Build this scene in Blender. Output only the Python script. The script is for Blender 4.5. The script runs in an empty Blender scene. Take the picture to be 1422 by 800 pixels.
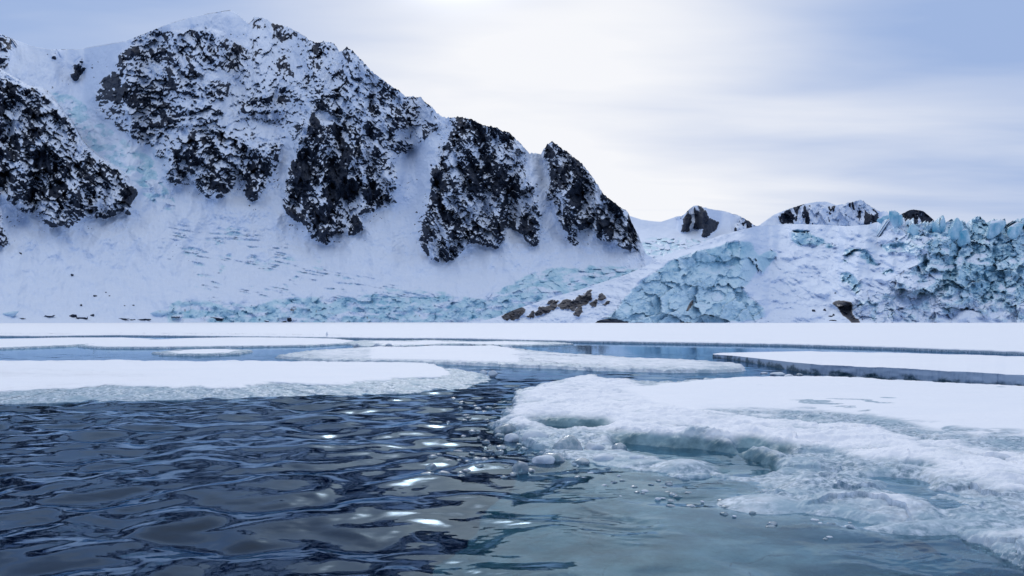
import bpy, math, random
import numpy as np

random.seed(7)
scene = bpy.context.scene
C = scene.collection
R = math.radians

# ------------------------------------------------------------------ survey of the place
# Bearings and heights of the landmarks are written as sightings (u, v) taken from the boat; distances come
# from the slope of the ground, so that every sighting becomes a point in the world.
F, CX, HZ, EYE = 1200.0, 711.0, 443.0, 2.5

def ground(u, v, z=0.0):
    y = (EYE - z) * F / (v - HZ)
    return ((u - CX) / F * y, y)

# ------------------------------------------------------------------ numpy noise
def _h(ix, iy, iz, seed):
    h = (ix.astype(np.int64) * 374761393 + iy.astype(np.int64) * 668265263 + iz * 2147483647 + seed * 974634541) & 0xffffffff
    h = ((h ^ (h >> 13)) * 1274126177) & 0xffffffff
    h = ((h ^ (h >> 16)) * 2246822519) & 0xffffffff
    return ((h ^ (h >> 13)) & 0xffffff) / float(0xffffff)

def perlin(x, y, seed=0):
    x0 = np.floor(x); y0 = np.floor(y); fx = x - x0; fy = y - y0
    u = fx * fx * fx * (fx * (fx * 6 - 15) + 10); v = fy * fy * fy * (fy * (fy * 6 - 15) + 10)
    def g(dx, dy):
        a = _h(x0 + dx, y0 + dy, 0, seed) * 6.2831853
        return np.cos(a) * (fx - dx) + np.sin(a) * (fy - dy)
    a = g(0, 0); b = g(1, 0); c = g(0, 1); d = g(1, 1)
    return ((a + (b - a) * u) * (1 - v) + (c + (d - c) * u) * v) * 1.5

def fbm(x, y, seed=0, octs=4, gain=.5, lac=2.03):
    s = 0; a = 1.; t = 0
    for o in range(octs):
        s = s + a * perlin(x, y, seed + o * 17); t += a
        x = x * lac + 13.7; y = y * lac - 7.1; a *= gain
    return s / t

def ridged(x, y, seed=0, octs=4, gain=.5):
    s = 0; a = 1.; t = 0
    for o in range(octs):
        s = s + a * (1 - np.abs(perlin(x, y, seed + o * 17)) * 2); t += a
        x = x * 2.07 + 3.1; y = y * 2.07 - 5.3; a *= gain
    return s / t

def worley(x, y, seed=0, jit=.9):
    x0 = np.floor(x); y0 = np.floor(y)
    f1 = np.full(x.shape, 9.); f2 = np.full(x.shape, 9.)
    dx1 = np.zeros(x.shape); dy1 = np.zeros(x.shape); cx = np.zeros(x.shape); cy = np.zeros(x.shape)
    for i in (-1, 0, 1):
        for j in (-1, 0, 1):
            px = x0 + i; py = y0 + j
            qx = px + .5 + jit * (_h(px, py, 1, seed) - .5); qy = py + .5 + jit * (_h(px, py, 2, seed) - .5)
            dx = x - qx; dy = y - qy; d = np.sqrt(dx * dx + dy * dy)
            n = d < f1
            f2 = np.where(n, f1, np.minimum(f2, d)); f1 = np.where(n, d, f1)
            dx1 = np.where(n, dx, dx1); dy1 = np.where(n, dy, dy1); cx = np.where(n, px, cx); cy = np.where(n, py, cy)
    return f1, f2, dx1, dy1, cx, cy

def facets(x, y, seed=0, tilt=1.4, jump=1.):
    """broken ice / rock: every cell is a flat plate with its own tilt and height"""
    f1, f2, dx, dy, cx, cy = worley(x, y, seed)
    return (tilt * ((_h(cx, cy, 3, seed) - .5) * dx + (_h(cx, cy, 4, seed) - .5) * dy) * 2 + jump * (_h(cx, cy, 5, seed) - .5)), f2 - f1

def lumps(x, y, seed=0):
    f1 = worley(x, y, seed)[0]
    return np.sqrt(np.clip(1 - (f1 / .75) ** 2, 0, 1))

def sstep(a, b, x):
    t = np.clip((x - a) / (b - a), 0, 1); return t * t * (3 - 2 * t)

def inside(poly, x, y):
    r = np.zeros(x.shape, bool); n = len(poly)
    for i in range(n):
        x1, y1 = poly[i]; x2, y2 = poly[(i + 1) % n]
        if y1 == y2: continue
        c = ((y1 > y) != (y2 > y)) & (x < (x2 - x1) * (y - y1) / (y2 - y1) + x1)
        r ^= c
    return r

def seg_dist(pts, x, y):
    d = np.full(x.shape, 1e9)
    for (x1, y1), (x2, y2) in zip(pts[:-1], pts[1:]):
        ex, ey = x2 - x1, y2 - y1; L = ex * ex + ey * ey + 1e-9
        t = np.clip(((x - x1) * ex + (y - y1) * ey) / L, 0, 1)
        d = np.minimum(d, np.hypot(x - x1 - t * ex, y - y1 - t * ey))
    return d

def box1(a, n, axis):
    if n < 1: return a
    p = [(0, 0)] * a.ndim; p[axis] = (n + 1, n)
    b = np.cumsum(np.pad(a, p, mode='edge'), axis=axis)
    w = 2 * n + 1
    return (np.take(b, range(w, b.shape[axis]), axis) - np.take(b, range(0, b.shape[axis] - w), axis)) / w

def blur(a, n, m=None):
    m = n if m is None else m
    a = a.astype(float)
    for _ in range(2): a = box1(box1(a, n, 0), m, 1)
    return a

# ------------------------------------------------------------------ objects
def mk(name, verts, quads, mat, attrs=None, loc=(0, 0, 0), parent=None, normals=None, smooth=True):
    verts = np.asarray(verts, np.float64); quads = np.asarray(quads, np.int32)
    base = np.asarray(parent.location if parent is not None else loc, float)
    me = bpy.data.meshes.new(name)
    n = quads.shape[1]
    me.vertices.add(len(verts)); me.vertices.foreach_set('co', (verts - base).astype(np.float32).ravel())
    me.loops.add(quads.size); me.loops.foreach_set('vertex_index', quads.ravel())
    me.polygons.add(len(quads)); me.polygons.foreach_set('loop_start', np.arange(0, quads.size, n, dtype=np.int32))
    me.polygons.foreach_set('use_smooth', np.full(len(quads), smooth))
    me.update(calc_edges=True)
    for k, a in (attrs or {}).items():
        at = me.attributes.new(k, 'FLOAT', 'POINT'); at.data.foreach_set('value', np.asarray(a, np.float32).ravel())
    me.validate()
    if normals is not None:
        me.normals_split_custom_set_from_vertices(np.asarray(normals, np.float32).tolist())
    me.materials.append(mat)
    o = bpy.data.objects.new(name, me); C.objects.link(o)
    if parent is not None: o.parent = parent
    else: o.location = loc
    return o

def tag(o, label=None, cat=None, group=None, kind=None):
    if label: o['label'] = label
    if cat: o['category'] = cat
    if group: o['group'] = group
    if kind: o['kind'] = kind
    return o

def grid_quads(nr, nu):
    i = np.arange(nr - 1)[:, None] * nu + np.arange(nu - 1)[None]
    return np.stack([i, i + 1, i + nu + 1, i + nu], -1).reshape(-1, 4)

def grid_normals(P):
    du = np.gradient(P, axis=1); dv = np.gradient(P, axis=0)
    n = np.cross(du, dv); return n / (np.linalg.norm(n, axis=-1, keepdims=True) + 1e-12)

def subset(quads, keep):
    q = quads[keep]; ids, inv = np.unique(q, return_inverse=True)
    return ids, inv.reshape(q.shape)

# ------------------------------------------------------------------ materials
def new_mat(name):
    m = bpy.data.materials.new(name); m.use_nodes = True
    nt = m.node_tree; nt.nodes.clear()
    return m, nt, nt.nodes, nt.links

class NT:
    def __init__(s, nt): s.nt = nt
    def n(s, t, **k):
        o = s.nt.nodes.new(t)
        for a, v in k.items(): setattr(o, a, v)
        return o
    def put(s, sock, v):
        if isinstance(v, bpy.types.NodeSocket): s.nt.links.new(v, sock)
        else: sock.default_value = v
    def math(s, op, a, b=0., c=0., clamp=False):
        o = s.n('ShaderNodeMath', operation=op, use_clamp=clamp)
        for i, v in enumerate((a, b, c)): s.put(o.inputs[i], v)
        return o.outputs[0]
    def mix(s, f, a, b, blend='MIX'):
        o = s.n('ShaderNodeMix', data_type='RGBA', blend_type=blend)
        s.put(o.inputs[0], f)
        s.put(o.inputs[6], a if isinstance(a, bpy.types.NodeSocket) else (*a, 1))
        s.put(o.inputs[7], b if isinstance(b, bpy.types.NodeSocket) else (*b, 1))
        return o.outputs[2]
    def noise(s, vec, scale, detail=4, rough=.55, dist=0.):
        o = s.n('ShaderNodeTexNoise'); s.put(o.inputs['Vector'], vec)
        o.inputs['Scale'].default_value = scale; o.inputs['Detail'].default_value = detail
        o.inputs['Roughness'].default_value = rough; o.inputs['Distortion'].default_value = dist
        return o.outputs['Fac']
    def attr(s, name):
        return s.n('ShaderNodeAttribute', attribute_name=name).outputs['Fac']
    def step(s, x, a, b):
        o = s.n('ShaderNodeMapRange', interpolation_type='SMOOTHSTEP')
        s.put(o.inputs['Value'], x); s.put(o.inputs['From Min'], a); s.put(o.inputs['From Max'], b)
        return o.outputs[0]
    def map(s, vec, scale=(1, 1, 1), rot=(0, 0, 0)):
        o = s.n('ShaderNodeMapping'); s.put(o.inputs[0], vec)
        o.inputs['Scale'].default_value = scale; o.inputs['Rotation'].default_value = rot
        return o.outputs[0]
    def bump(s, h, strength, dist):
        o = s.n('ShaderNodeBump'); o.inputs['Strength'].default_value = strength; o.inputs['Distance'].default_value = dist
        s.put(o.inputs['Height'], h); return o.outputs[0]
    def bsdf(s, **k):
        o = s.n('ShaderNodeBsdfPrincipled')
        for a, v in k.items():
            sock = o.inputs[a.replace('_', ' ')]
            if isinstance(v, tuple) and len(v) == 3: v = (*v, 1)
            s.put(sock, v)
        return o
    def out(s, sh, vol=None):
        o = s.n('ShaderNodeOutputMaterial'); s.nt.links.new(sh, o.inputs[0])
        if vol is not None: s.nt.links.new(vol, o.inputs[1])

def terrain_material():
    m, nt, _, _ = new_mat('snow_rock_and_ice'); T = NT(nt)
    pos = T.n('ShaderNodeNewGeometry').outputs['Position']
    rock, ice, deep, dirt = (T.attr(a) for a in ('rock', 'ice', 'deep', 'dirt'))
    nf = T.noise(pos, .35, 3, .65)
    nm = T.noise(pos, .09, 4, .6)
    rk = T.step(T.math('ADD', rock, T.math('MULTIPLY', T.math('SUBTRACT', nf, .5), .55)), .36, .64)
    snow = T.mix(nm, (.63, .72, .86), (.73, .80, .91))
    rcol = T.mix(T.step(nf, .35, .7), (.007, .014, .031), (.034, .045, .070))  # rock tones bluer and lighter, aerial haze mixed into the colour
    rcol = T.mix(T.step(nm, .55, .8), rcol, (.024, .026, .036))
    iced = T.math('ADD', deep, T.math('MULTIPLY', T.math('SUBTRACT', nf, .5), .5), clamp=True)
    icol = T.mix(iced, (.58, .75, .85), (.10, .38, .53))
    ic = T.step(T.math('ADD', ice, T.math('MULTIPLY', T.math('SUBTRACT', nm, .5), .35)), .25, .75)
    col = T.mix(ic, snow, icol)
    dcol = T.mix(T.step(nf, .3, .7), (.050, .045, .045), (.24, .215, .205))
    dr = T.step(T.math('ADD', dirt, T.math('MULTIPLY', T.math('SUBTRACT', nf, .5), .9)), .42, .72)
    col = T.mix(dr, col, dcol)
    col = T.mix(rk, col, rcol)
    rough = T.math('MULTIPLY_ADD', ic, -.3, .75)
    bh = T.math('ADD', T.math('MULTIPLY', nf, 1.), T.math('MULTIPLY', nm, 1.5))
    b = T.bsdf(Base_Color=col, Roughness=rough, Normal=T.bump(bh, .35, 1.2))
    b.inputs['Specular IOR Level'].default_value = .25
    T.out(b.outputs[0]); return m

def floe_material():
    m, nt, _, _ = new_mat('sea_ice_snow_and_slush'); T = NT(nt)
    pos = T.n('ShaderNodeNewGeometry').outputs['Position']
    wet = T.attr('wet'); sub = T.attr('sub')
    n1 = T.noise(pos, 1.3, 5, .6); n2 = T.noise(pos, 9., 4, .65); n3 = T.noise(T.map(pos, (.25, .6, 1)), 1., 4, .6)
    w = T.step(T.math('ADD', wet, T.math('MULTIPLY', T.math('SUBTRACT', n2, .5), .5)), .2, .85)
    snow = T.mix(n3, (.80, .84, .90), (.87, .89, .93))
    slush = T.mix(T.step(n2, .32, .70), (.12, .22, .30), (.62, .71, .80))
    slush = T.mix(T.step(n1, .42, .68), slush, (.27, .40, .49))
    col = T.mix(w, snow, slush)
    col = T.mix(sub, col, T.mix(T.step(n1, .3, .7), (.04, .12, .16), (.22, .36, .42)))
    rough = T.math('MULTIPLY_ADD', w, -.26, .78)
    b = T.bsdf(Base_Color=col, Roughness=rough, Normal=T.bump(T.math('ADD', n2, T.math('MULTIPLY', n1, 2.)), .4, .04))
    b.inputs['Specular IOR Level'].default_value = .3
    T.out(b.outputs[0]); return m

def slab_side_material():
    m, nt, _, _ = new_mat('broken_ice_edge'); T = NT(nt)
    pos = T.n('ShaderNodeNewGeometry').outputs['Position']
    z = T.n('ShaderNodeSeparateXYZ'); nt.links.new(pos, z.inputs[0]); z = z.outputs[2]
    n1 = T.noise(T.map(pos, (1.2, 1.2, 2.2)), 1., 5, .6); n2 = T.noise(pos, 7., 4, .6)
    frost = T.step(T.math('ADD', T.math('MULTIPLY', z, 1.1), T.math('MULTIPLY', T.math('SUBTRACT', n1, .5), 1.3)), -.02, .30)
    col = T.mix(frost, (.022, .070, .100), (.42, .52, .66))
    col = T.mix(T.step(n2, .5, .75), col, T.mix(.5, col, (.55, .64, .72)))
    b = T.bsdf(Base_Color=col, Roughness=.4, Normal=T.bump(n1, .5, .08))
    T.out(b.outputs[0]); return m

def clear_ice_material():
    m, nt, _, _ = new_mat('clear_brash_ice'); T = NT(nt)
    pos = T.n('ShaderNodeNewGeometry').outputs['Position']
    n = T.noise(pos, 6., 5, .65)
    col = T.mix(T.step(n, .35, .65), (.30, .43, .50), (.74, .80, .85))
    b = T.bsdf(Base_Color=col, Roughness=.22, IOR=1.31, Normal=T.bump(T.noise(pos, 22., 3, .6), .35, .02))
    b.inputs['Transmission Weight'].default_value = .45
    T.out(b.outputs[0]); return m

def water_material():
    m, nt, _, _ = new_mat('cold_sea_water'); T = NT(nt)
    pos = T.n('ShaderNodeNewGeometry').outputs['Position']
    nb = T.bump(T.noise(T.map(pos, (5, 7, 1)), 1., 3, .5), .10, .012)
    fr = T.n('ShaderNodeFresnel'); fr.inputs['IOR'].default_value = 1.333; nt.links.new(nb, fr.inputs['Normal'])
    gl = T.n('ShaderNodeBsdfGlossy'); gl.inputs['Color'].default_value = (.63, .83, 1., 1); gl.inputs['Roughness'].default_value = .01; nt.links.new(nb, gl.inputs['Normal'])
    rf = T.n('ShaderNodeBsdfRefraction'); rf.inputs['Color'].default_value = (.90, .98, 1., 1); rf.inputs['Roughness'].default_value = 0.; rf.inputs['IOR'].default_value = 1.333; nt.links.new(nb, rf.inputs['Normal'])
    b = T.n('ShaderNodeMixShader'); nt.links.new(fr.outputs[0], b.inputs[0]); nt.links.new(rf.outputs[0], b.inputs[1]); nt.links.new(gl.outputs[0], b.inputs[2])
    v = T.n('ShaderNodeVolumeAbsorption'); v.inputs['Color'].default_value = (.22, .62, .74, 1); v.inputs['Density'].default_value = 1.0
    T.out(b.outputs[0], v.outputs[0]); return m

def flat_material(name, c, rough=.7):
    m, nt, _, _ = new_mat(name); T = NT(nt)
    pos = T.n('ShaderNodeNewGeometry').outputs['Position']
    b = T.bsdf(Base_Color=T.mix(T.noise(pos, .4, 4), tuple(x * .7 for x in c), tuple(min(1, x * 1.25) for x in c)), Roughness=rough)
    T.out(b.outputs[0]); return m

M_TER = terrain_material(); M_FLOE = floe_material(); M_SIDE = slab_side_material()
M_CLEAR = clear_ice_material(); M_WATER = water_material(); M_BED = flat_material('dark_sea_bed', (.02, .20, .40))

# ------------------------------------------------------------------ relief of the land
class Relief:
    """Ground that climbs away from the fjord: along every bearing the height is integrated from its slope."""
    def __init__(s, u0, u1, du, rows, sky, base, y0):
        s.U = np.arange(u0, u1, du); nu = len(s.U); s.nu = nu; s.nr = rows
        s.sky = np.interp(s.U, *zip(*sky)); s.base = np.interp(s.U, *zip(*base)) if not np.isscalar(base) else np.full(nu, base)
        s.y0 = np.interp(s.U, *zip(*y0)) if not np.isscalar(y0) else np.full(nu, y0)
        n_ = int(45 / du); s.y0 = box1(box1(s.y0, n_, 0), n_, 0)
        s.t = np.linspace(0, 1, rows)
        s.reset()
    def reset(s):
        s.V = s.base[None] + (s.sky - s.base)[None] * s.t[:, None] + getattr(s, 'jag', np.zeros(s.nu))[None] * (sstep(.86, 1, s.t)[:, None])
        s.UU = np.broadcast_to(s.U[None], s.V.shape).copy()
    def integrate(s, slope, jump=None):
        e = (HZ - s.V) / F
        de = np.diff(e, axis=0); em = (e[1:] + e[:-1]) / 2; sm = np.maximum((slope[1:] + slope[:-1]) / 2, em + .10)
        dl = de / (sm - em)
        if jump is not None: dl = dl + jump[1:]
        s.Y = s.y0[None] * np.exp(np.concatenate([np.zeros((1, s.nu)), np.cumsum(dl, 0)]))
        return s.Y
    def points(s, Y):
        return np.stack([(s.UU - CX) / F * Y, Y, EYE + (HZ - s.V) / F * Y], -1)
    def finish(s, D, attrs):
        """displaced points, plus the far side of the crest running down behind it"""
        P = s.points(s.Y + D); s.Yd = s.Y + D
        n = grid_normals(P)
        top = P[-1]; back = []
        for dy, dz in ((6, -1.5), (25, -12), (70, -50), (160, -140)):
            b = top.copy(); b[:, 1] += dy; b[:, 2] = np.maximum(b[:, 2] + dz, -1); back.append(b)
        s.P = np.concatenate([P, np.stack(back)]); 
        s.N = grid_normals(s.P); s.N[:len(n)] = np.where(np.arange(len(n))[:, None, None] < len(n) - 1, n, s.N[:len(n)])
        s.attrs = {k: np.concatenate([a, np.repeat(a[-1:], 4, 0)]) for k, a in attrs.items()}
        s.quads = grid_quads(len(s.P), s.nu)
    def build(s, name, region=None, rid=0, parent=None, loc=None, crop=None):
        V = s.P.reshape(-1, 3)
        keep = np.ones(len(s.quads), bool)
        if region is not None:
            r = np.concatenate([region, np.repeat(region[-1:], 4, 0)]).ravel()
            keep = r[s.quads[:, 0]] == rid
        ids, q = subset(s.quads, keep)
        v = V[ids]
        if loc is None:
            loc = (float(v[:, 0].mean()), float(v[:, 1].min()), 0.)
        return mk(name, v, q, M_TER, {k: a.ravel()[ids] for k, a in s.attrs.items()}, loc, parent, s.N.reshape(-1, 3)[ids])
    def depth(s, u, v):
        i = int(np.clip(np.searchsorted(s.U, u), 0, s.nu - 1)); j = int(np.argmin(np.abs(s.V[:, i] - v)))
        return float(s.Yd[j, i])
    def at(s, u, v):
        y = s.depth(u, v); return np.array([(u - CX) / F * y, y, EYE + (HZ - v) / F * y])

def rock_field(S, polys, warp=7., seed=3):
    """density of bare rock and number of the face it belongs to, with ragged outlines"""
    Vc = np.maximum(S.V, S.sky[None] + (9 if warp > 5 else 1))          # rock runs right up to the crest
    wu = S.UU + warp * 1.9 * fbm(S.UU / 26, S.V / 26, seed, 7, .75); wv = Vc + warp * 2.2 * fbm(S.UU / 26 + 31, S.V / 26, seed + 5, 7, .75)
    dens = np.zeros(S.V.shape); rid = np.zeros(S.V.shape, int); ang = np.zeros(S.V.shape)
    for k, (poly, d, a) in enumerate(polys):
        m = inside(poly, wu, wv)
        dens[m] = d; rid[m] = k + 1; ang[m] = a
    return dens, rid, ang

def norm_rank(x):
    r = np.empty(x.size); r[np.argsort(x.ravel())] = np.linspace(0, 1, x.size); return r.reshape(x.shape)

def along(S, rid, ang, fn, sc):
    """evaluates fn(along strata, across strata, x, z) face by face, each with its own dip"""
    out = np.zeros(S.V.shape)
    for k in np.unique(rid[rid > 0]):
        m = rid == k; a = math.radians(float(ang[m][0])); px = S.UU[m] / sc; pz = S.V[m] / sc
        out[m] = fn(math.cos(a) * px + math.sin(a) * pz, -math.sin(a) * px + math.cos(a) * pz, px, pz)
    return out

def rock_score(S, rid, ang, seed, sc=1.):
    """banded crags: rock and snow ledges lie roughly along the direction of the strata"""
    def fn(al, ac, px, pz):
        w1 = 9 * fbm(px / 26, pz / 26, seed + 40, 4, .6); ac = ac + w1; al = al + 6 * fbm(px / 22, pz / 22, seed + 41, 4, .6)
        big = fbm(al / 50, ac / 27, seed, 7, .64)
        chute = ridged((px + .9 * w1) / 30, pz / 95, seed + 9, 4, .55)            # snow chutes down the fall line
        ledge = ridged(al / 38, ac / 14, seed + 3, 4, .58)
        return 1.7 * big - .20 * chute - 1.1 * sstep(.60, .85, chute) + .26 * ledge + .12 * fbm(al / 5, ac / 3, seed + 21, 2, .6)
    return along(S, rid, ang, fn, sc)

def crags(S, rid, ang, seed, sc=1.):
    def fn(al, ac, px, pz):
        f1, _ = facets(al / 20 + .5 * fbm(px / 12, pz / 12, seed + 2, 3), ac / 12 + .5 * fbm(px / 11, pz / 13, seed + 6, 3), seed, 1.3, .8)
        f2, _ = facets(al / 8 + .4 * fbm(px / 5, pz / 5, seed + 7, 2), ac / 5, seed + 1, 1.2, .8)
        w1 = 9 * fbm(px / 26, pz / 26, seed + 100, 3)
        return f1 * 8 + f2 * 2.2 + ridged((px + w1) / 30, pz / 80, seed + 4, 4, .5) * -17 + ridged(al / 38, ac / 14, seed + 3, 2, .5) * -2.5
    return along(S, rid, ang, fn, sc)

# ---- the main mountain with its hanging glacier, rock faces and the glacier front at its foot
SKY_MAIN = [(-200, 62), (-80, 40), (-30, 42), (0, 47), (20, 55), (45, 64), (72, 69), (110, 68), (140, 63), (174, 57), (200, 47), (234, 33), (267, 23),
    (300, 17), (320, 14), (330, 20), (342, 30), (346, 32), (354, 23), (367, 25), (377, 32), (400, 37), (420, 48), (437, 60), (454, 57), (464, 60), (472, 72),
    (476, 70), (481, 66), (489, 70), (501, 82), (517, 100), (531, 110), (544, 120), (554, 126), (564, 134), (584, 135), (597, 147), (614, 162), (624, 164),
    (636, 162), (654, 165), (671, 174), (688, 177), (708, 185), (721, 197), (734, 212), (751, 214), (758, 202), (766, 196), (778, 204), (791, 214),
    (808, 227), (824, 247), (836, 267), (851, 280), (861, 288), (871, 293), (878, 310), (886, 327), (891, 338), (896, 352), (915, 362), (960, 372), (1000, 400)]
BASE_MAIN = [(-200, 449.5), (230, 449), (1000, 448.8)]

SPUR = [(-200, 60), (-60, 84), (0, 97), (20, 109), (40, 120), (60, 124), (72, 134), (87, 154), (100, 170), (113, 194), (123, 207), (140, 220), (157, 230), (172, 241),
        (190, 266), (194, 274), (184, 282), (186, 302), (168, 296), (146, 307), (118, 300), (100, 318), (72, 316), (52, 306), (30, 297), (16, 283), (0, 272), (-60, 262), (-200, 240)]
FACES = [
 # polygon, rock share, dip of the strata
 ([(160,75),(205,52),(250,42),(320,50),(345,60),(420,60),(472,76),(480,120),(448,150),(425,165),(410,192),(396,200),(360,200),(352,230),(335,205),(318,272),(290,272),(250,255),(215,215),(200,205),(150,170),(125,140)], .15, 8),
 (SPUR, .68, 42),
 ([(178,63),(207,50),(240,42),(285,36),(318,48),(340,70),(348,95),(325,100),(292,98),(272,108),(312,122),(315,135),(290,142),(312,157),(300,172),(262,176),(232,174),(226,187),(212,204),(190,202),(165,180),(135,162),(121,138),(130,118),(148,100),(160,78)], .55, 4),
 ([(222,46),(285,36),(318,48),(340,70),(348,95),(325,100),(292,98),(272,110),(252,112),(235,88)], .52, 56),
 ([(224,180),(262,180),(300,180),(325,190),(338,205),(336,235),(322,262),(307,276),(285,272),(270,255),(250,255),(247,263),(222,246),(236,225),(214,214),(240,200)], .62, 20),
 ([(335,196),(352,204),(392,198),(389,222),(380,243),(370,264),(354,284),(340,274),(335,240)], .74, 75),
 ([(345,30),(352,22),(372,26),(400,40),(440,62),(474,72),(480,95),(474,130),(440,120),(395,112),(365,125),(352,135),(330,115),(345,90),(346,60)], .30, -60),
 ([(330,138),(362,136),(392,120),(447,116),(446,141),(410,143),(397,150),(397,168),(358,165),(335,165)], .45, -10),
 ([(430,152),(450,168),(474,165),(500,190),(514,225),(530,250),(556,280),(535,290),(507,296),(503,320),(488,331),(468,326),(457,341),(437,334),(420,313),(392,292),(388,268),(400,230),(415,190)], .80, 70),
 ([(432,150),(474,118),(478,68),(490,72),(515,100),(560,130),(600,152),(615,168),(602,185),(577,207),(560,215),(543,232),(560,230),(556,268),(540,262),(520,232),(504,195),(474,165)], .46, 40),
 ([(636,160),(656,163),(690,175),(712,186),(722,196),(731,213),(729,228),(742,256),(758,298),(750,320),(748,342),(738,344),(722,322),(702,316),(703,331),(688,348),(661,336),(642,344),(634,359),(617,366),(591,354),(582,337),(585,312),(590,278),(598,240),(608,214),(622,198),(624,177)], .68, 62),
 ([(758,202),(766,195),(778,203),(808,226),(826,247),(837,266),(861,287),(872,292),(880,310),(892,338),(890,355),(875,349),(855,341),(828,331),(812,316),(800,322),(811,343),(790,339),(786,322),(768,298),(758,273),(762,240),(752,217)], .72, 55),
 ([(97,105),(105,85),(120,80),(125,95),(112,108),(100,110)], .85, 40),
 ([(-60,45),(0,47),(18,57),(15,75),(14,92),(0,100),(-60,84)], .55, 20),
 ([(70,70),(84,71),(80,86),(72,84)], .5, 60),
 ([(-40,272),(6,286),(9,322),(18,336),(-10,345),(-60,330)], .35, 35),
]
ICE_HANG = [(72,128),(100,133),(126,150),(136,166),(160,185),(190,206),(214,222),(222,250),(246,284),(240,296),(222,286),(200,272),(190,262),(170,238),(150,222),(124,204),(112,190),(98,166),(84,150)]
ICE_FRONT = [(232,444),(234,424),(250,416),(300,418),(345,424),(400,414),(440,411),(490,413),(540,404),(600,404),(660,414),(690,405),(720,385),(760,374),(830,369),(905,371),(960,372),(1000,400),(1000,450),(232,450)]
CREV = [(225,318),(300,300),(400,330),(470,372),(560,398),(640,402),(600,414),(480,414),(330,420),(250,405),(222,350)]

S = Relief(-190, 1000, 1.15, 400, SKY_MAIN, BASE_MAIN, [(-190, 420), (0, 450), (230, 520), (450, 560), (1000, 570)])
S.sky += (1.8 * fbm(S.U / 9, S.U * 0, 5, 4, .6) + .9 * perlin(S.U / 2.7, S.U * 0 + 3, 8)) * np.interp(S.U, [100, 330, 345, 880, 900], [.25, .3, 1.7, 1.7, .2]); S.reset()
dens, rid, ang = rock_field(S, FACES)
ice_w = 6 * fbm(S.UU / 14, S.V / 9, 51, 3)
hang = inside(ICE_HANG, S.UU + ice_w, S.V + ice_w * .7); hang &= rid == 0
front = inside(ICE_FRONT, S.UU + ice_w, S.V + ice_w * .6); front &= rid == 0
crev = blur(inside(CREV, S.UU, S.V), 8, 12)
rb = blur(dens > .4, 5)
apron = sstep(300, 430, S.V)
slope = .80 + .75 * rb - .38 * apron - .25 * blur(hang, 8, 16) + .4 * blur(front, 4, 45) * sstep(398, 412, S.V) - .12 * blur(crev, 20, 55)
slope = slope - (slope - .22) * sstep(438, 444, S.V) * sstep(430, 60, S.UU)
in_spur = inside(SPUR + [], S.UU, S.V) | (S.V > np.interp(S.UU, [-200, 0, 100, 186, 192, 1000], [240, 272, 300, 285, 270, 0]))
# the spur stands in front of the hanging glacier: the ground drops away behind its crest
crest = np.interp(S.U, *zip(*[p for p in SPUR[:17] if p[0] < 195]))
lj = np.where(S.U < 192, .34 * sstep(0, 1, (192 - S.U) / 110), 0)
jump = np.zeros(S.V.shape)
for i in np.nonzero(lj)[0]:
    j = np.searchsorted(-S.V[:, i], -crest[i]); jump[min(j, S.nr - 2):min(j + 2, S.nr), i] = lj[i] / 2
S.integrate(slope, jump)
D = crags(S, rid, ang, 101) * sstep(.4, 1., blur(dens > .1, 5)) * np.clip(.35 + dens, 0, 1)
D += 22 * fbm(S.UU / 55, S.V / 80, 61, 3) * (1 - .6 * apron) + 5 * fbm(S.UU / 16, S.V / 20, 63, 4)
fl = S.UU + 14 * fbm(S.UU / 50, S.V / 50, 66, 3)
D += 1.6 * fbm(S.UU / 5, S.V / 4, 64, 3) * (1 - apron) - (1 - .93 * sstep(240, 330, S.V)) * (8 * ridged(fl / 42, S.V / 130, 67, 4, .5) + 1.5 * ridged(fl / 13, S.V / 50, 68, 3))
# crevassed ice
fa, ga = facets(S.UU / 11 + .5 * fbm(S.UU / 9, S.V / 9, 4, 2), S.V / 7.5, 71, 1.5, 1.2); fb, gb = facets(S.UU / 4.3, S.V / 3.4, 72, 1.3, 1.2)
icem = np.clip(blur(hang, 2) + blur(front, 2), 0, 1)
D += icem * (fa * 1.7 + fb * .4 + 3.6 * fbm(S.UU / 22, S.V / 14, 79, 4, .6))
st_al = S.UU * .985 + S.V * .17; st_ac = -S.UU * .17 + S.V * .985
streak = ridged(st_al / 75, st_ac / 7., 81, 3, .5) + .25 * fbm(S.UU / 30, S.V / 12, 83, 3)
crk = np.clip(sstep(.38, .66, streak) * crev * sstep(-.2, .2, fbm(S.UU / 38, S.V / 20, 84, 3)) * (.75 + .8 * fbm(S.UU / 9, S.V / 5, 85, 3)), 0, 1)
D += crk * 3
ice = np.clip(icem * (.72 + .55 * fbm(S.UU / 16, S.V / 10, 75, 3)) + crk * .75, 0, 1)
ice = np.where(hang, np.clip(.42 + 1.5 * fbm(S.UU / 24, S.V / 14, 77, 4) + .3 * fa, 0, 1), ice)
ice *= 1 - .55 * front * sstep(.02, .3, fbm(S.UU / 30, S.V / 9, 78, 4) + .25 * sstep(425, 395, S.V) * (S.UU < 690))
deep = np.clip(.30 + .12 * fa + .03 * fb + .55 * fbm(S.UU / 18, S.V / 12, 74, 4) + .3 * sstep(.07, .0, ga), 0, 1) * icem + crk * .25
dirt = np.clip(.75 * sstep(.25, .55, fbm(S.UU / 12, S.V / 22, 91, 4)) * front * sstep(405, 440, S.V), 0, 1)
P0 = S.points(S.Y + D); nz = grid_normals(P0)[..., 2]
sc = rock_score(S, rid, ang, 131) - 1.1 * (nz - blur(nz, 6))
rk = np.zeros(S.V.shape)
m = dens > 0
loc_sc = sc - 0
rank = np.zeros(sc.shape)
for k in np.unique(rid[m]): rank[rid == k] = norm_rank(loc_sc[rid == k])
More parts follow.
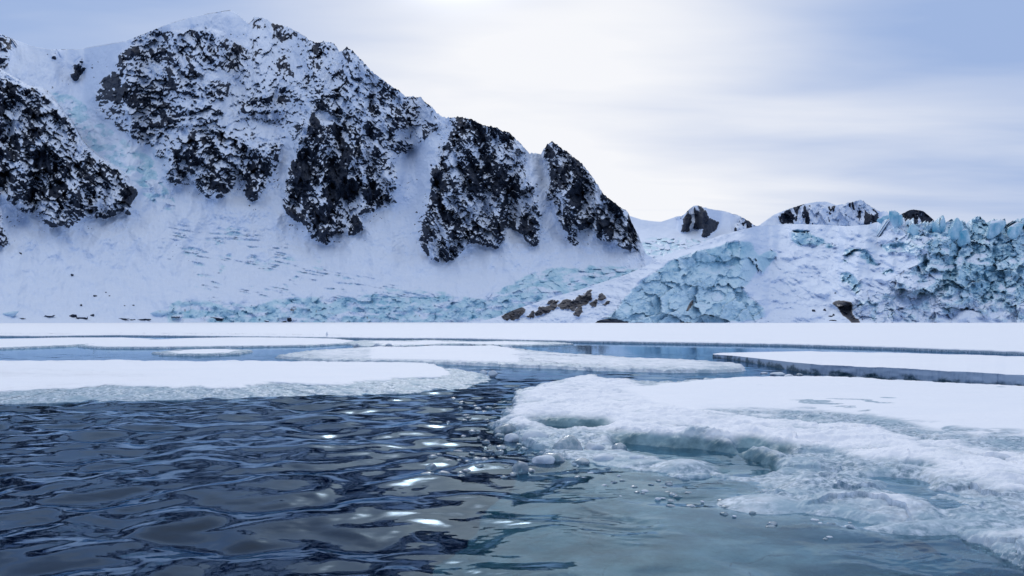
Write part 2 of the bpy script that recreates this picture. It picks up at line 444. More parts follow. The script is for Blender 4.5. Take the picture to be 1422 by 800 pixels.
edge = blur(dens > 0, 6)
dsoft = np.where(m, blur(dens, 4), 0) * (.62 + .38 * sstep(.35, .95, edge)) * np.clip(1 + .95 * fbm((S.UU + .5 * S.V + 12 * fbm(S.UU / 25, S.V / 25, 163, 3)) / 34, (S.V - .5 * S.UU) / 60, 161, 4, .55), .25, 1.3)
rk = np.where(m, np.clip(.5 + (rank - (1.06 - dsoft)) * 3.2, 0, 1), 0)
nb = blur(dens, 11); loose = fbm(S.UU / 7, S.V / 4.5, 151, 5, .65) + .35 * fbm(S.UU / 30, S.V / 30, 152, 2)
rk = np.where(m, rk, np.clip(.5 + (loose - .52 + .50 * np.clip(nb, 0, .6)) * 4, 0, 1) * (nb > .04) * (1 - icem))
# scattered stones poking out of the apron
spk = fbm(S.UU / 5, S.V / 3, 141, 3)
rk = np.maximum(rk, .9 * sstep(.46, .54, spk) * inside([(225,330),(262,330),(290,350),(285,364),(240,362)], S.UU, S.V))
S.finish(D, {'rock': rk, 'ice': ice, 'deep': deep, 'dirt': dirt})
ridge_m = in_spur & (S.V > np.interp(S.UU, *zip(*[(-200, 58)] + [(u, v - .5) for u, v in SPUR[1:16]] + [(194, 276), (1000, 276)]))) & (S.UU < 193)
region = np.zeros(S.V.shape, int)
region[rid > 0] = rid[rid > 0]
region[hang] = 40; region[front] = 41
mountain = S.build('mountain', region, 0)
tag(mountain, 'tall snowy mountain with dark rock faces and a long crest falling to the right', kind='structure')
face_labels = {1: 'thinly scattered rocks showing through the snow of the upper face', 2: 'dark diagonal rock spur at the far left, streaked with snow', 3: 'broad rock face banded with snow ledges below the summit',
    4: 'streaked rocks close under the summit', 5: 'lower dark crags above the snow apron', 6: 'narrow dark rock rib beside the snow gully', 7: 'snow plastered summit rocks',
    8: 'scattered rock outcrops above the central buttress', 9: 'dark central buttress ending in a rounded toe', 10: 'speckled rocks below the crest',
    11: 'wide black buttress with a snow streak through it', 12: 'pointed rock pyramid at the right end of the crest', 13: 'small lone rock outcrop in the snow saddle'}
for k in range(1, len(FACES) + 1):
    if (region == k).sum() > 20:
        f = S.build('rock_face', region, k, mountain)
        if k in face_labels: f['label'] = face_labels[k]
hg = S.build('hanging_glacier', region, 40)
tag(hg, 'pale blue broken hanging glacier spilling down between the dark left spur and the main mountain', 'glacier')
gf = S.build('tidewater_glacier', region, 41)
tag(gf, 'long low blue glacier front along the foot of the mountain behind the sea ice', 'glacier')

# ---- distant snowy saddle with a dark peak
SKY_FAR = [(800, 330), (860, 303), (875, 300), (891, 305), (905, 307), (918, 308), (930, 304), (938, 301), (946, 300), (950, 298), (958, 290), (963, 286), (968, 285), (985, 290),
           (1005, 293), (1018, 297), (1028, 300), (1038, 306), (1045, 311), (1051, 314), (1080, 322), (1140, 335)]
S2 = Relief(800, 1140, 1.0, 130, SKY_FAR, 392., 1180.)
S2.sky += 1.6 * fbm(S2.U / 6, S2.U * 0, 15, 3) * np.interp(S2.U, [930, 945, 1050, 1060], [.1, 1, 1, .1]); S2.reset()
FACES2 = [([(946,322),(949,305),(957,289),(966,284),(980,290),(986,300),(1000,310),(992,322),(980,328),(972,326),(976,318),(963,318),(953,321)], .82, 60),
          ([(1018,325),(1022,312),(1030,303),(1038,305),(1048,313),(1046,319),(1032,323)], .72, 60),
          ([(938,304),(942,300),(948,300),(947,305)], .6, 0)]
dens, rid, ang = rock_field(S2, FACES2, 4., 23)
S2.integrate(.28 + 1.0 * blur(dens > 0, 3) + .35 * sstep(330, 300, S2.V))
band = blur(inside([(885,332),(905,330),(960,331),(1000,336),(960,345),(930,352),(905,362),(890,352)], S2.UU + 4 * fbm(S2.UU / 9, S2.V / 6, 3, 2), S2.V), 2)
fa, ga = facets(S2.UU / 8, S2.V / 3.5, 271, 1.4, 1.2)
D = crags(S2, rid, ang, 201) * .8 * blur(dens > .1, 2) + 10 * fbm(S2.UU / 30, S2.V / 20, 261, 4) + band * fa * 6
sc = rock_score(S2, rid, ang, 231)
m = dens > 0; rank = np.zeros(sc.shape); rank[m] = norm_rank(sc[m])
rk = np.where(m, np.clip(.5 + (rank - (1 - dens)) * 3.2, 0, 1), 0)
S2.finish(D, {'rock': rk, 'ice': band * (.5 + .6 * fa), 'deep': .25 * band, 'dirt': 0 * rk})
region = rid.copy()
far = S2.build('distant_mountain', region, 0)
tag(far, 'distant snow saddle and peak with a dark rock face behind the glacier', kind='structure')
for k in np.unique(region[region > 0]): S2.build('rock_face', region, k, far)

# ---- snowy mountain behind the right glacier, and the dark peak beside it
SKY_MID = [(1000, 345), (1040, 324), (1061, 308), (1075, 298), (1095, 290), (1105, 287), (1118, 283), (1135, 280), (1148, 280), (1156, 283), (1162, 285), (1172, 283), (1182, 281), (1190, 279),
           (1195, 277), (1201, 281), (1208, 286), (1220, 293), (1232, 294), (1245, 302), (1300, 325)]
S3 = Relief(1000, 1300, 1.0, 90, SKY_MID, 362., 980.)
S3.sky += 1.7 * fbm(S3.U / 5, S3.U * 0, 35, 3) * np.interp(S3.U, [1080, 1100, 1125, 1150, 1160, 1210], [.1, .8, .2, .2, 1.2, 1.2]); S3.reset()
FACES3 = [([(1080,300),(1092,292),(1104,288),(1118,284),(1122,292),(1130,300),(1130,312),(1112,314),(1098,311),(1084,310)], .5, 60),
          ([(1165,288),(1182,282),(1195,276),(1208,285),(1222,293),(1218,312),(1195,312),(1180,300)], .42, 75), ([(1122,284),(1162,286),(1180,300),(1180,314),(1130,314)], .14, 60)]
dens, rid, ang = rock_field(S3, FACES3, 3., 33)
S3.integrate(.6 + .8 * blur(dens > 0, 3))
D = crags(S3, rid, ang, 301) * .8 * blur(dens > .1, 2) + 8 * fbm(S3.UU / 24, S3.V / 20, 361, 4)
sc = rock_score(S3, rid, ang, 331); m = dens > 0; rank = np.zeros(sc.shape); rank[m] = norm_rank(sc[m])
rk = np.where(m, np.clip(.5 + (rank - (1 - dens)) * 3.2, 0, 1), 0)
S3.finish(D, {'rock': rk, 'ice': 0 * rk, 'deep': 0 * rk, 'dirt': 0 * rk})
mid = S3.build('snowy_mountain', rid, 0)
tag(mid, 'low white mountain with rock specks rising behind the right glacier', kind='structure')
for k in np.unique(rid[rid > 0]): S3.build('rock_face', rid, k, mid)

SKY_NUN = [(1225, 322), (1240, 304), (1250, 298), (1255, 296), (1262, 292), (1268, 291), (1276, 292), (1282, 293), (1288, 298), (1294, 303), (1312, 322)]
S4 = Relief(1225, 1312, .8, 50, SKY_NUN, 345., 1100.)
S4.sky += .7 * fbm(S4.U / 4, S4.U * 0, 45, 3); S4.reset()
S4.integrate(np.full(S4.V.shape, 1.1))
z0 = np.zeros(S4.V.shape)
rk4 = norm_rank(rock_score(S4, z0 + 1, z0 + 35, 431, .6)); rk4 = np.clip(.5 + (rk4 - .22) * 3, 0, 1)
S4.finish(crags(S4, z0 + 1, z0 + 35, 401) * .8, {'rock': rk4, 'ice': z0, 'deep': z0, 'dirt': z0})
tag(S4.build('dark_peak'), 'small dark rounded peak showing behind the blue ice towers', kind='structure')

# ---- the big broken glacier on the right, with the snow moraine that runs down from it
SKY_GL = [(640, 449), (668, 446), (690, 440.5), (720, 428), (770, 412), (800, 404), (830, 394), (870, 381), (905, 366), (950, 346), (1000, 327), (1030, 319), (1055, 313), (1075, 312),
          (1098, 311), (1138, 312), (1182, 314), (1206, 312), (1218, 308), (1232, 304), (1250, 305), (1275, 308), (1292, 306), (1325, 306), (1348, 308), (1382, 308), (1422, 309), (1500, 306), (1600, 315)]
S5 = Relief(640, 1600, 1.0, 235, SKY_GL, [(640, 449.4), (1600, 449.)], [(640, 470), (1000, 490), (1600, 520)])
S5.jag = np.interp(S5.U, [1215, 1235], [0, 1]) * (6 * facets(S5.U / 9 + .5 * fbm(S5.U / 7, S5.U * 0, 47, 2), S5.U * 0 + .3, 577, 1.2, 1.3)[0] + 3 * facets(S5.U / 3.5, S5.U * 0 + .3, 578, 1.2, 1.2)[0]); S5.reset()
LOBE = [(832,449),(848,437),(868,412),(885,396),(905,380),(926,366),(950,353),(985,344),(1010,336),(1042,335),(1054,356),(1056,372),(1040,392),(1030,402),(1046,416),(1064,432),(1064,440),(1050,445),(1030,446),(1005,449)]
RIGHTICE = [(1155,420),(1190,424),(1188,402),(1172,392),(1190,380),(1206,402),(1222,404),(1240,388),(1262,376),(1276,362),(1260,352),(1228,350),(1220,338),(1256,328),(1230,322),(1226,300),(1700,290),(1700,452),(1400,452),(1390,446),(1340,428),(1320,446),(1215,449),(1180,444)]
POOLS = [[(1098,322),(1106,318),(1124,322),(1122,340),(1108,342),(1100,334)], [(1122,322),(1136,326),(1150,336),(1162,342),(1148,346),(1132,340),(1120,340)], [(1172,350),(1182,342),(1190,350),(1180,362),(1164,372),(1172,360)],
         [(1185,345),(1200,345),(1215,362),(1222,368),(1208,370),(1196,360)], [(1165,380),(1180,378),(1192,392),(1192,410),(1182,404),(1178,392),(1168,396)], [(1222,378),(1240,372),(1242,382),(1228,384)], [(1052,356),(1072,346),(1080,352),(1070,366),(1058,382)], [(1222,340),(1258,338),(1256,348),(1230,350)]]
wu = 7 * fbm(S5.UU / 12, S5.V / 12, 511, 4, .6); wv = 6 * fbm(S5.UU / 12, S5.V / 12, 517, 4, .6)
lobe = inside(LOBE, S5.UU + wu * .5, S5.V + wv * .5); rgt = inside(RIGHTICE, S5.UU + wu, S5.V + wv)
pool = np.zeros(lobe.shape, bool)
for p in POOLS: pool |= inside(p, S5.UU + wu * .5, S5.V + wv * .5)
bl, br, bp = blur(lobe, 3), blur(rgt, 3), blur(pool, 2)
im = np.clip(bl + br + bp, 0, 1)
tur = sstep(1235, 1330, S5.UU + 30 * fbm(S5.UU / 40, S5.V / 30, 519, 3)) * sstep(440, 395, S5.V)
S5.integrate(.34 + .75 * bl + .34 * br + .3 * sstep(446, 425, S5.V) * 0 + .25 * bp)
q1, g1 = facets(S5.UU / 24 + .35 * fbm(S5.UU / 14, S5.V / 14, 41, 3), S5.V / 17 + .35 * fbm(S5.UU / 14, S5.V / 14, 43, 3), 531, 1.5, 1.2)
q2, g2 = facets(S5.UU / 9.5 + .3 * fbm(S5.UU / 6, S5.V / 6, 45, 2), S5.V / 8.5, 532, 1.5, 1.3)
q3, g3 = facets(S5.UU / 4., S5.V / 4.6, 533, 1.4, 1.2)
q0, g0 = facets(S5.UU / 46 + .3 * fbm(S5.UU / 25, S5.V / 25, 49, 4), S5.V / 33 + .3 * fbm(S5.UU / 25, S5.V / 25, 50, 4), 530, 1.5, 1.)
rib = ridged((S5.UU - .3 * S5.V) / 13 + .4 * fbm(S5.UU / 16, S5.V / 16, 52, 3), S5.V / 40, 535, 3, .5)
rough = im * (q0 * 11 + q1 * 4.5 + (1 - bl) * (q2 * 1.8 + q3 * .4) + bl * q2 * .8 + rib * 2.6 + fbm(S5.UU / 30, S5.V / 24, 573, 5, .5) * 11)
towers, gt = facets(S5.UU / 15. + .4 * fbm(S5.UU / 9, S5.V / 9, 54, 3), S5.V / 20. + .4 * fbm(S5.UU / 9, S5.V / 9, 56, 3), 537, 1.2, 2.)
D = rough * (1 - .45 * bl) + tur * im * towers * 5. + bp * 6
fold = sstep(1030, 1090, S5.UU) * sstep(440, 400, S5.V)
D += (1 - im) * (14 * fbm(S5.UU / 40, S5.V / 22, 541, 5) + (2 + 7 * fold) * ridged((S5.UU + 12 * fbm(S5.UU / 20, S5.V / 16, 545, 3)) / 34, (S5.V - .35 * S5.UU) / 17, 543, 2, .5))
cav = D - blur(D, 4); cav = cav / (np.std(cav[im > .5]) + 1e-6)
ice = np.clip(bl * (.95 + .5 * fbm(S5.UU / 15, S5.V / 9, 553, 4)) + br * (.42 + .5 * tur + .9 * fbm(S5.UU / 17, S5.V / 13, 551, 5, .6)) + bp * .9, 0, 1)
nz = grid_normals(S5.points(S5.Y + D))[..., 2]
ice *= 1 - .8 * sstep(.5, .85, blur(nz, 3)) * (1 - .5 * bl)
deep = np.clip(.02 + .07 * np.clip(cav, -1, 2.) + .27 * tur * (1 + .5 * towers + 1.2 * fbm(S5.UU / 14, S5.V / 14, 575, 3)) + .40 * bp + .30 * bl * sstep(400, 350, S5.V) * (.6 + q1) + .10 * bl, 0, 1)
low = sstep(396, 446, S5.V)
dirt = im * np.clip(.45 * low * (1 - tur) + .75 * fbm(S5.UU / 8, S5.V / 14, 561, 4) + .10 * np.clip(cav, 0, 2) - .34 - .3 * (1 - low) - .08 * bl, 0, 1)
dirt = np.maximum(dirt, .95 * blur(inside([(1156,420),(1170,416),(1184,420),(1184,436),(1196,449),(1182,449),(1170,436)], S5.UU + wu * .5, S5.V + wv * .5), 1))
dirt = np.maximum(dirt, .8 * blur(inside([(952,432),(958,420),(964,414),(962,424),(955,433)], S5.UU, S5.V), 1) * 1.2)  # dark crevice: its shade is painted in with the dirt colour
dirt = np.maximum(dirt, .9 * blur(inside([(824,449),(832,445),(860,444),(876,449)], S5.UU, S5.V + wv * .3), 1))
outc = np.zeros(D.shape)
for (u_, v_, w_, h_) in [(716, 434, 25, 17), (707, 439, 14, 11), (739, 437, 10, 9), (757, 430, 22, 11), (770, 423, 12, 9), (786, 423, 18, 14), (796, 424, 10, 12), (808, 418, 19, 18), (817, 411, 12, 13), (804, 432, 14, 10), (825, 421, 9, 9), (834, 413, 10, 9), (764, 419, 6, 5), (842, 422, 6, 5)]:
    outc = np.maximum(outc, 1 - np.hypot((S5.UU + 1.1 * wu - u_) / (w_ * .62), (S5.V + .9 * wv - v_ + .25 * (S5.UU - u_)) / (h_ * .62)))
outm = sstep(.0, .22, outc); D -= 3.5 * blur(outm, 1) * (1 + fbm(S5.UU / 4, S5.V / 4, 591, 3))
cliff = blur(inside([(1156,420),(1170,416),(1184,420),(1184,436),(1196,449),(1182,449),(1170,436)], S5.UU + wu * .5, S5.V + wv * .5), 1)
dirt = np.maximum(dirt, outm)
S5.finish(D, {'rock': np.clip(.52 * outm + .55 * cliff, 0, 1), 'ice': ice, 'deep': deep, 'dirt': np.clip(dirt, 0, 1)})
region = np.zeros(D.shape, int); region[lobe] = 1; region[rgt & (S5.UU < 1700)] = 2; region[outm > .4] = 3; region[cliff > .5] = 4
glacier = S5.build('glacier', region, 0)
tag(glacier, 'huge broken glacier of snow and turquoise ice towers filling the right side', 'glacier')
f = S5.build('icefall', region, 1, glacier); f['label'] = 'grey blue rounded ice lobe scored with cracks'
f = S5.build('icefall', region, 2, glacier); f['label'] = 'jagged turquoise and dirt streaked icefall'
f = S5.build('rock_outcrop', region, 3, glacier); f['label'] = 'brown rocks breaking through the snow bank at the left foot of the glacier'
f = S5.build('rock_outcrop', region, 4, glacier); f['label'] = 'brown rock edge under the dirty ice'

def ico(sub):
    import bmesh
    bm = bmesh.new(); bmesh.ops.create_icosphere(bm, subdivisions=sub, radius=1)
    v = np.array([p.co[:] for p in bm.verts]); q = np.array([[w.index for w in f.verts] for f in bm.faces]); bm.free()
    return v, q
ICO3, ICO4 = ico(3), ico(4)

def lump(seed, size, sharp=.5, base=ICO4, boxy=0.):
    """an angular broken lump: a ball cut by random planes and roughened"""
    rng = np.random.RandomState(seed); v, q = base; v = v.copy()
    if boxy: v = np.sign(v) * np.abs(v) ** (1 - boxy)
    k = np.full(len(v), 1.)
    for _ in range(int(9 + 14 * sharp)):
        n = rng.normal(size=3); n /= np.linalg.norm(n); d = rng.uniform(.72 - .34 * sharp, .9)
        h = v @ n; k = np.minimum(k, np.where(h > 1e-6, d / np.maximum(h, 1e-6), 9))
    v = v * k[:, None]
    a = rng.uniform(0, 50)
    v *= (1 + .10 * fbm(v[:, 0] * 2.6 + a, v[:, 1] * 2.6 + v[:, 2] * 1.9, seed, 4, .6))[:, None]
    return v * np.asarray(size), q

def normals_of(v, q):
    n = np.zeros(v.shape); fn = np.cross(v[q[:, 1]] - v[q[:, 0]], v[q[:, 2]] - v[q[:, 0]])
    for k in range(3): np.add.at(n, q[:, k], fn)
    return n / (np.linalg.norm(n, axis=1, keepdims=True) + 1e-12)

def rotz(v, a):
    c, s_ = math.cos(a), math.sin(a); return np.stack([v[:, 0] * c - v[:, 1] * s_, v[:, 0] * s_ + v[:, 1] * c, v[:, 2]], 1)

# ice towers along the crest of the icefall and inside it
rng = random.Random(4)
tw = [(1227, 298, 13, 13), (1243, 291, 14, 26), (1251, 297, 7, 18), (1268, 311, 16, 14), (1300, 307, 12, 18), (1309, 299, 8, 22), (1326, 302, 18, 34), (1381, 306, 20, 20), (1411, 308, 16, 20), (1442, 304, 18, 24), (1460, 301, 20, 26), (1340, 318, 14, 24)]
for k, (u, v, w, h) in enumerate(tw):
    y = S5.depth(u, v + h * .8) - 4; m_ = y / F
    vv, q = lump(900 + k, (w * .5 * m_ * 1.5, w * .5 * m_ * 1.5, h * .5 * m_ * 1.5), .8, ICO4, .45)
    sh = rng.uniform(-.25, .35); vv[:, 0] += vv[:, 2] * sh
    tap = 1 - .16 * vv[:, 2] / vv[:, 2].max(); vv[:, :2] *= tap[:, None]
    n = normals_of(vv, q)
    loc = np.array([(u - CX) * m_, y, EYE + (HZ - v) * m_ - vv[:, 2].max()])
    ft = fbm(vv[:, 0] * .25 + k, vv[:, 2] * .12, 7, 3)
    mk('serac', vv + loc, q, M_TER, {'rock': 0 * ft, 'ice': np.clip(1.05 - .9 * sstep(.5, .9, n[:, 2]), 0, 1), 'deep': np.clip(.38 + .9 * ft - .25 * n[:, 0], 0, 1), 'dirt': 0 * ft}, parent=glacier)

# ------------------------------------------------------------------ stones and blocks by the shore
def stone(S_, u, v, w, h, seed, label, group, name='boulder', cat='boulder', attrs=None, snow=True):
    y = S_.depth(u, v) - .5; m_ = y / F
    vv, q = lump(seed, (w * .5 * m_, w * .30 * m_, h * .62 * m_), .9, ICO3); vv = vv * 1.25
    n = normals_of(vv, q); r = np.where(n[:, 2] > .62, .05, .95) if snow else np.full(len(vv), .95)
    loc = np.array([(u - CX) * m_, y, EYE + (HZ - v) * m_])
    z = np.zeros(len(vv)); a = {'rock': r, 'ice': z, 'deep': z, 'dirt': z}
    if attrs: a = {k: np.full(len(vv), x) for k, x in attrs.items()}
    o = mk(name, vv + loc, q, M_TER, a, loc=tuple(loc)); return tag(o, label, cat, group)

def brown(): return {'rock': .62, 'ice': 0., 'deep': 0., 'dirt': .95}
shore = [(300, 442.5, 26, 7, 'large dark rock at the glacier foot on the left shore'), (170, 443, 18, 4, None), (182, 444, 14, 4, None), (200, 444, 16, 4, None), (101, 440, 14, 7, None),
         (115, 441, 18, 5, None), (128, 439, 9, 6, None), (30, 442, 13, 2.6, None), (68, 438.5, 18, 3, None), (371, 446, 8, 2.5, None), (394, 446.5, 11, 3.4, None), (402, 443.5, 9, 5.5, None), (246, 440, 14, 3, None)]
for k, (u, v, w, h, lb) in enumerate(shore):
    stone(S, u, v, w, h, 300 + k, lb or 'low dark stone at the edge of the left shore where snow meets sea ice', 'dark stones along the left shore')
for k, (u, v, w, h) in enumerate([(100, 382, 5, 3), (132, 411.5, 6, 3.6), (147, 406, 3, 2.2), (152, 411, 3, 2), (173, 425, 3, 2), (185, 424, 4, 2.4), (113, 424, 4, 2.4), (28, 352, 4, 4)]):
    stone(S, u, v, w, h, 340 + k, 'small dark stone lying on the snow slope below the left spur', 'stones on the left snow slope', snow=False)
gi = {'rock': 0., 'ice': .55, 'deep': .35, 'dirt': .38}
stone(S, 14, 437, 26, 9, 360, 'grey ice block at the far left end of the shore', None, 'ice_block', 'ice block', gi)
stone(S, 219, 437, 30, 10, 361, 'grey wedge of ice beside the left end of the blue glacier front', None, 'ice_block', 'ice block', gi)
stone(S5, 850, 446, 52, 6, 420, 'long low dark rock ledge under the left end of the grey ice lobe', None, 'rock_ledge', 'rock ledge', {'rock': .8, 'ice': 0., 'deep': 0., 'dirt': .8})
for k, (u, v, w, h) in enumerate([(1130, 432, 6, 6), (1145, 431, 6, 4), (1152, 439.5, 9, 3), (1158, 438, 4, 4), (1156, 445, 11, 2), (1160, 407, 3, 2)]):
    stone(S5, u, v, w, h, 430 + k, 'small dark stone on the snow left of the brown ice cliff', 'stones before the right glacier', snow=False)

# ------------------------------------------------------------------ water and sea bed
def poly_g(px): return [ground(u, v) for u, v in px]
FLOE_R = [(715,545),(735,540),(770,534),(820,523),(840,530),(880,531),(940,534),(985,530),(1010,529),(1100,526),(1200,529),(1320,536),(1422,541),(1700,555),(2100,575),
          (2300,900),(1500,900),(1400,770),(1300,748),(1180,745),(1120,722),(1075,690),(1000,668),(940,664),(870,650),(800,652),(745,632),(700,600),(690,585),(712,565)]
yy = 4.5 * np.exp(np.arange(0, math.log(62 / 4.5), .0030)); yy = np.concatenate([yy, np.geomspace(63, 640, 40)])
uu = np.concatenate([np.linspace(-1400, -330, 60), np.arange(-320, 1760, 2.9), np.linspace(1770, 2900, 60)])
WX = (uu[None] - CX) / F * yy[:, None]; WY = np.broadcast_to(yy[:, None], WX.shape).copy()
wv_ = HZ + EYE * F / WY; wu_ = np.broadcast_to(uu[None], WX.shape)
calm_poly = poly_g([(600, 840), (720, 715), (760, 650), (800, 560), (700, 600), (690, 560), (720, 535), (800, 520), (2200, 540), (2600, 1000), (400, 2000)])
calm = blur(inside(calm_poly, WX + .7 * fbm(WX / 1.5, WY / 1.5, 2, 3), WY + .9 * fbm(WX / 1.5, WY / 1.5, 4, 3)), 34, 34)
amp = (1 - .72 * calm) * (1 - .80 * sstep(31, 38, WY)) * (.85 + .25 * sstep(700, 350, wu_))
kx = WX + .30 * perlin(WX / 1.1, WY / 1.1, 3); ky = WY + .30 * perlin(WX / 1.1 + 9, WY / 1.1, 5)
WZ = .052 * perlin(kx / 1.65, ky / 1.75, 11) + .040 * perlin(kx / .88, ky / .92, 13) + .0085 * perlin(kx / .42, ky / .40, 17) + .0012 * perlin(WX / .15, WY / .13, 19)
WZ = WZ * 1.28
fade = 1 - sstep(55, 75, WY)
WZ = (WZ - .006) * amp * fade + calm * fade * (.012 * perlin(WX / 1.1, WY / .9, 31) + .016 * ridged(kx / .8, ky / .5, 33, 3) * sstep(-.05, .40, perlin(WX / 1.8, WY / 1.6, 35)))
PW = np.stack([WX, WY, WZ], -1)
water = mk('sea_water', PW.reshape(-1, 3), grid_quads(*WX.shape), M_WATER)
tag(water, 'dark rippled sea water reflecting the sky', kind='structure')
bx = np.array([[-900, -5, -4], [900, -5, -4], [900, 660, -4], [-900, 660, -4]], float)
tag(mk('sea_bed', bx, [[0, 1, 2, 3]], M_BED), 'dark sea bed far below the water', kind='structure')

# ------------------------------------------------------------------ sea ice
def resample(pts, ds):
    p = np.array(pts + [pts[0]]); L = np.concatenate([[0], np.cumsum(np.hypot(*np.diff(p, axis=0).T))])
    n = max(40, int(L[-1] / ds)); t = np.linspace(0, L[-1], n, endpoint=False)
    return np.stack([np.interp(t, L, p[:, 0]), np.interp(t, L, p[:, 1])], 1)

def smooth_loop(p, n):
    for _ in range(n): p = (np.roll(p, 1, 0) + 2 * p + np.roll(p, -1, 0)) / 4
    return p

def split(name, A, quads, W, loc, bank_shade=None):
    """one floe: its slush or bare ice is the body, the dry snow on it and the ice under water are parts"""
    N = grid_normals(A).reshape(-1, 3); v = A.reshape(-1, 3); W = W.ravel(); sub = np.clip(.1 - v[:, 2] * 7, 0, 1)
    if bank_shade is not None: sub = np.maximum(sub, bank_shade.ravel())  # shaded bank face borrows the dark underwater ice colour
    qz = v[quads, 2].mean(1); qw = W[quads].mean(1)
    kind = np.where(qz < -.06, 2, np.where(qw < .45, 1, 0)); o = None
    for k, nm in ((0, name), (1, 'snow_cover'), (2, 'submerged_ice')):
        if (kind == k).sum() < 30: continue
        ids, q = subset(quads, kind == k)
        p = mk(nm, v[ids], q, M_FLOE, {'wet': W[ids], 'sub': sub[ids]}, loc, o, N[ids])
        if o is None: o = p
    return o

def floe(name, label, cat, px, centre, height, ds=.09, K=64, rag=.3, seed=0, mat=None, relief=None, group=None, keep_straight=False):
    """a slab of floating ice built in rings from its waterline to its middle; relief(x, y, inset) -> height, wetness"""
    P = resample(poly_g(px), ds)
    if not keep_straight: P = smooth_loop(P, int(.5 / ds) + 2)
    c = np.array(ground(*centre))
    t = np.roll(P, -1, 0) - np.roll(P, 1, 0); nrm = np.stack([-t[:, 1], t[:, 0]], 1); nrm /= np.linalg.norm(nrm, axis=1, keepdims=True) + 1e-9
    area = .5 * np.sum(P[:, 0] * np.roll(P[:, 1], -1) - P[:, 1] * np.roll(P[:, 0], -1))
    if area < 0: P = P[::-1].copy(); nrm = nrm[::-1].copy() * 1.; nrm = nrm
    t = np.roll(P, -1, 0) - np.roll(P, 1, 0); nrm = np.stack([-t[:, 1], t[:, 0]], 1); nrm /= np.linalg.norm(nrm, axis=1, keepdims=True) + 1e-9   # inward (ccw)
    P = P + nrm * (rag * (fbm(P[:, 0] / 1.6, P[:, 1] / 1.6, seed, 5, .62) + .35 * lumps(P[:, 0] / .5, P[:, 1] / .5, seed + 1)))[:, None]
    Lv = c - P; L = np.linalg.norm(Lv, axis=1); cosn = np.clip(np.sum(Lv * nrm, 1) / (L + 1e-9), .12, 1)
    rings = []; wet = []
    for z in (-.55, -.22, -.05):
        rings.append(np.concatenate([P - nrm * .03, np.full((len(P), 1), z)], 1)); wet.append(np.ones(len(P)))
    for k in range(K):
        tt = (k / (K - 1)) ** 2.3 * .998
        Q = P + Lv * tt; d = L * tt * cosn
        z, w = relief(Q[:, 0], Q[:, 1], d)
        rings.append(np.concatenate([Q, z[:, None]], 1)); wet.append(w)
    A = np.stack(rings); A = np.concatenate([A, A[:, :1]], 1); W = np.stack(wet); W = np.concatenate([W, W[:, :1]], 1)
    o = split(name, A, grid_quads(*A.shape[:2]), W, (float(c[0]), float(c[1]), 0.))
    return tag(o, label, cat, group)

def slush(x, y, s, seed):
    return .55 * lumps(x / s, y / s, seed) + .4 * lumps(x / s * 2.3, y / s * 2.3, seed + 1) + .55 * fbm(x / s * 1.4, y / s * 1.4, seed + 2, 4, .6) 

# near left floe: flat snow with a wide skirt of slush, and a lumpy rim behind
def rel_left(x, y, d):
    u = CX + x / y * F
    front = sstep(36.5, 33.5, y + 1.6 * fbm(x / 5, y / 3, 5, 3) - .0 * u)
    wdt = .45 + 2.9 * front * (1 + .9 * fbm(x / 3, y / 3, 47, 3)) + 5.0 * sstep(590, 690, u)
    e = d / wdt + .28 * fbm(x / 1.1, y / 1.1, 41, 4, .6)
    snow = sstep(.85, 1.1, e)
    rise = sstep(0, .12, d)
    sl = sstep(0, .5, d) * (-.03 + .10 * slush(x, y, .6, 43) + .10 * sstep(0, 2.5, d) + .06 * (1 - front))
    top = .21 + .035 * fbm(x / 2.2, y / 1.6, 44, 5, .55) + .05 * (1 - front) * lumps(x / .8, y / .8, 45) * sstep(1.8, .4, d)
    return np.maximum(sl * (1 - snow), -.02) + top * snow, 1 - snow
floe('ice_floe', 'near left floe of flat white snow with a wide grey slush skirt along its front', 'ice floe',
     [(-420,512),(-200,508),(0,506.5),(110,506),(170,505),(260,507),(330,506),(420,507),(500,508),(560,508.5),(620,511),(650,516),(676,520),(689,526),(680,532),(650,539),(600,544),(540,548),(450,550),(340,554),(250,556),(150,558),(60,561),(0,563),(-200,572),(-420,580)],
     (250, 530), .2, .07, 90, .7, 11, relief=rel_left)

def rel_mid(x, y, d):
    u = CX + x / y * F
    snowp = sstep(.1, .35, sstep(500, 560, u) * sstep(735, 680, u) * sstep(.4, 1.6, d + .5 * fbm(x / 1.5, y / 1.5, 51, 3)))
    rise = sstep(0, .2, d)
    sl = rise * (.05 + .13 * slush(x, y, .6, 53) + .10 * sstep(0, 3, d))
    return sl * (1 - snowp) + (.24 + .015 * fbm(x / 2, y / 2, 54, 3)) * snowp, np.clip(.62 - .62 * snowp - .2 * sstep(.3, 3, d) + .3 * fbm(x / 1.2, y / 1.2, 55, 3), 0, 1)
floe('ice_floe', 'central floe of lumpy grey slush with a small white snow top', 'ice floe',
     [(378,497),(420,490),(470,486.5),(520,484),(560,485),(600,483),(650,483.5),(690,483),(711,485),(740,489),(780,493),(830,496),(880,500),(930,503),(980,506),(1025,507),(1041,511),(1035,516),(1000,518),(940,518),(880,517),(820,515),(760,512),(700,510),(640,507),(560,505),(470,504),(420,501)],
     (660, 496), .2, .11, 60, .5, 12, relief=rel_mid)

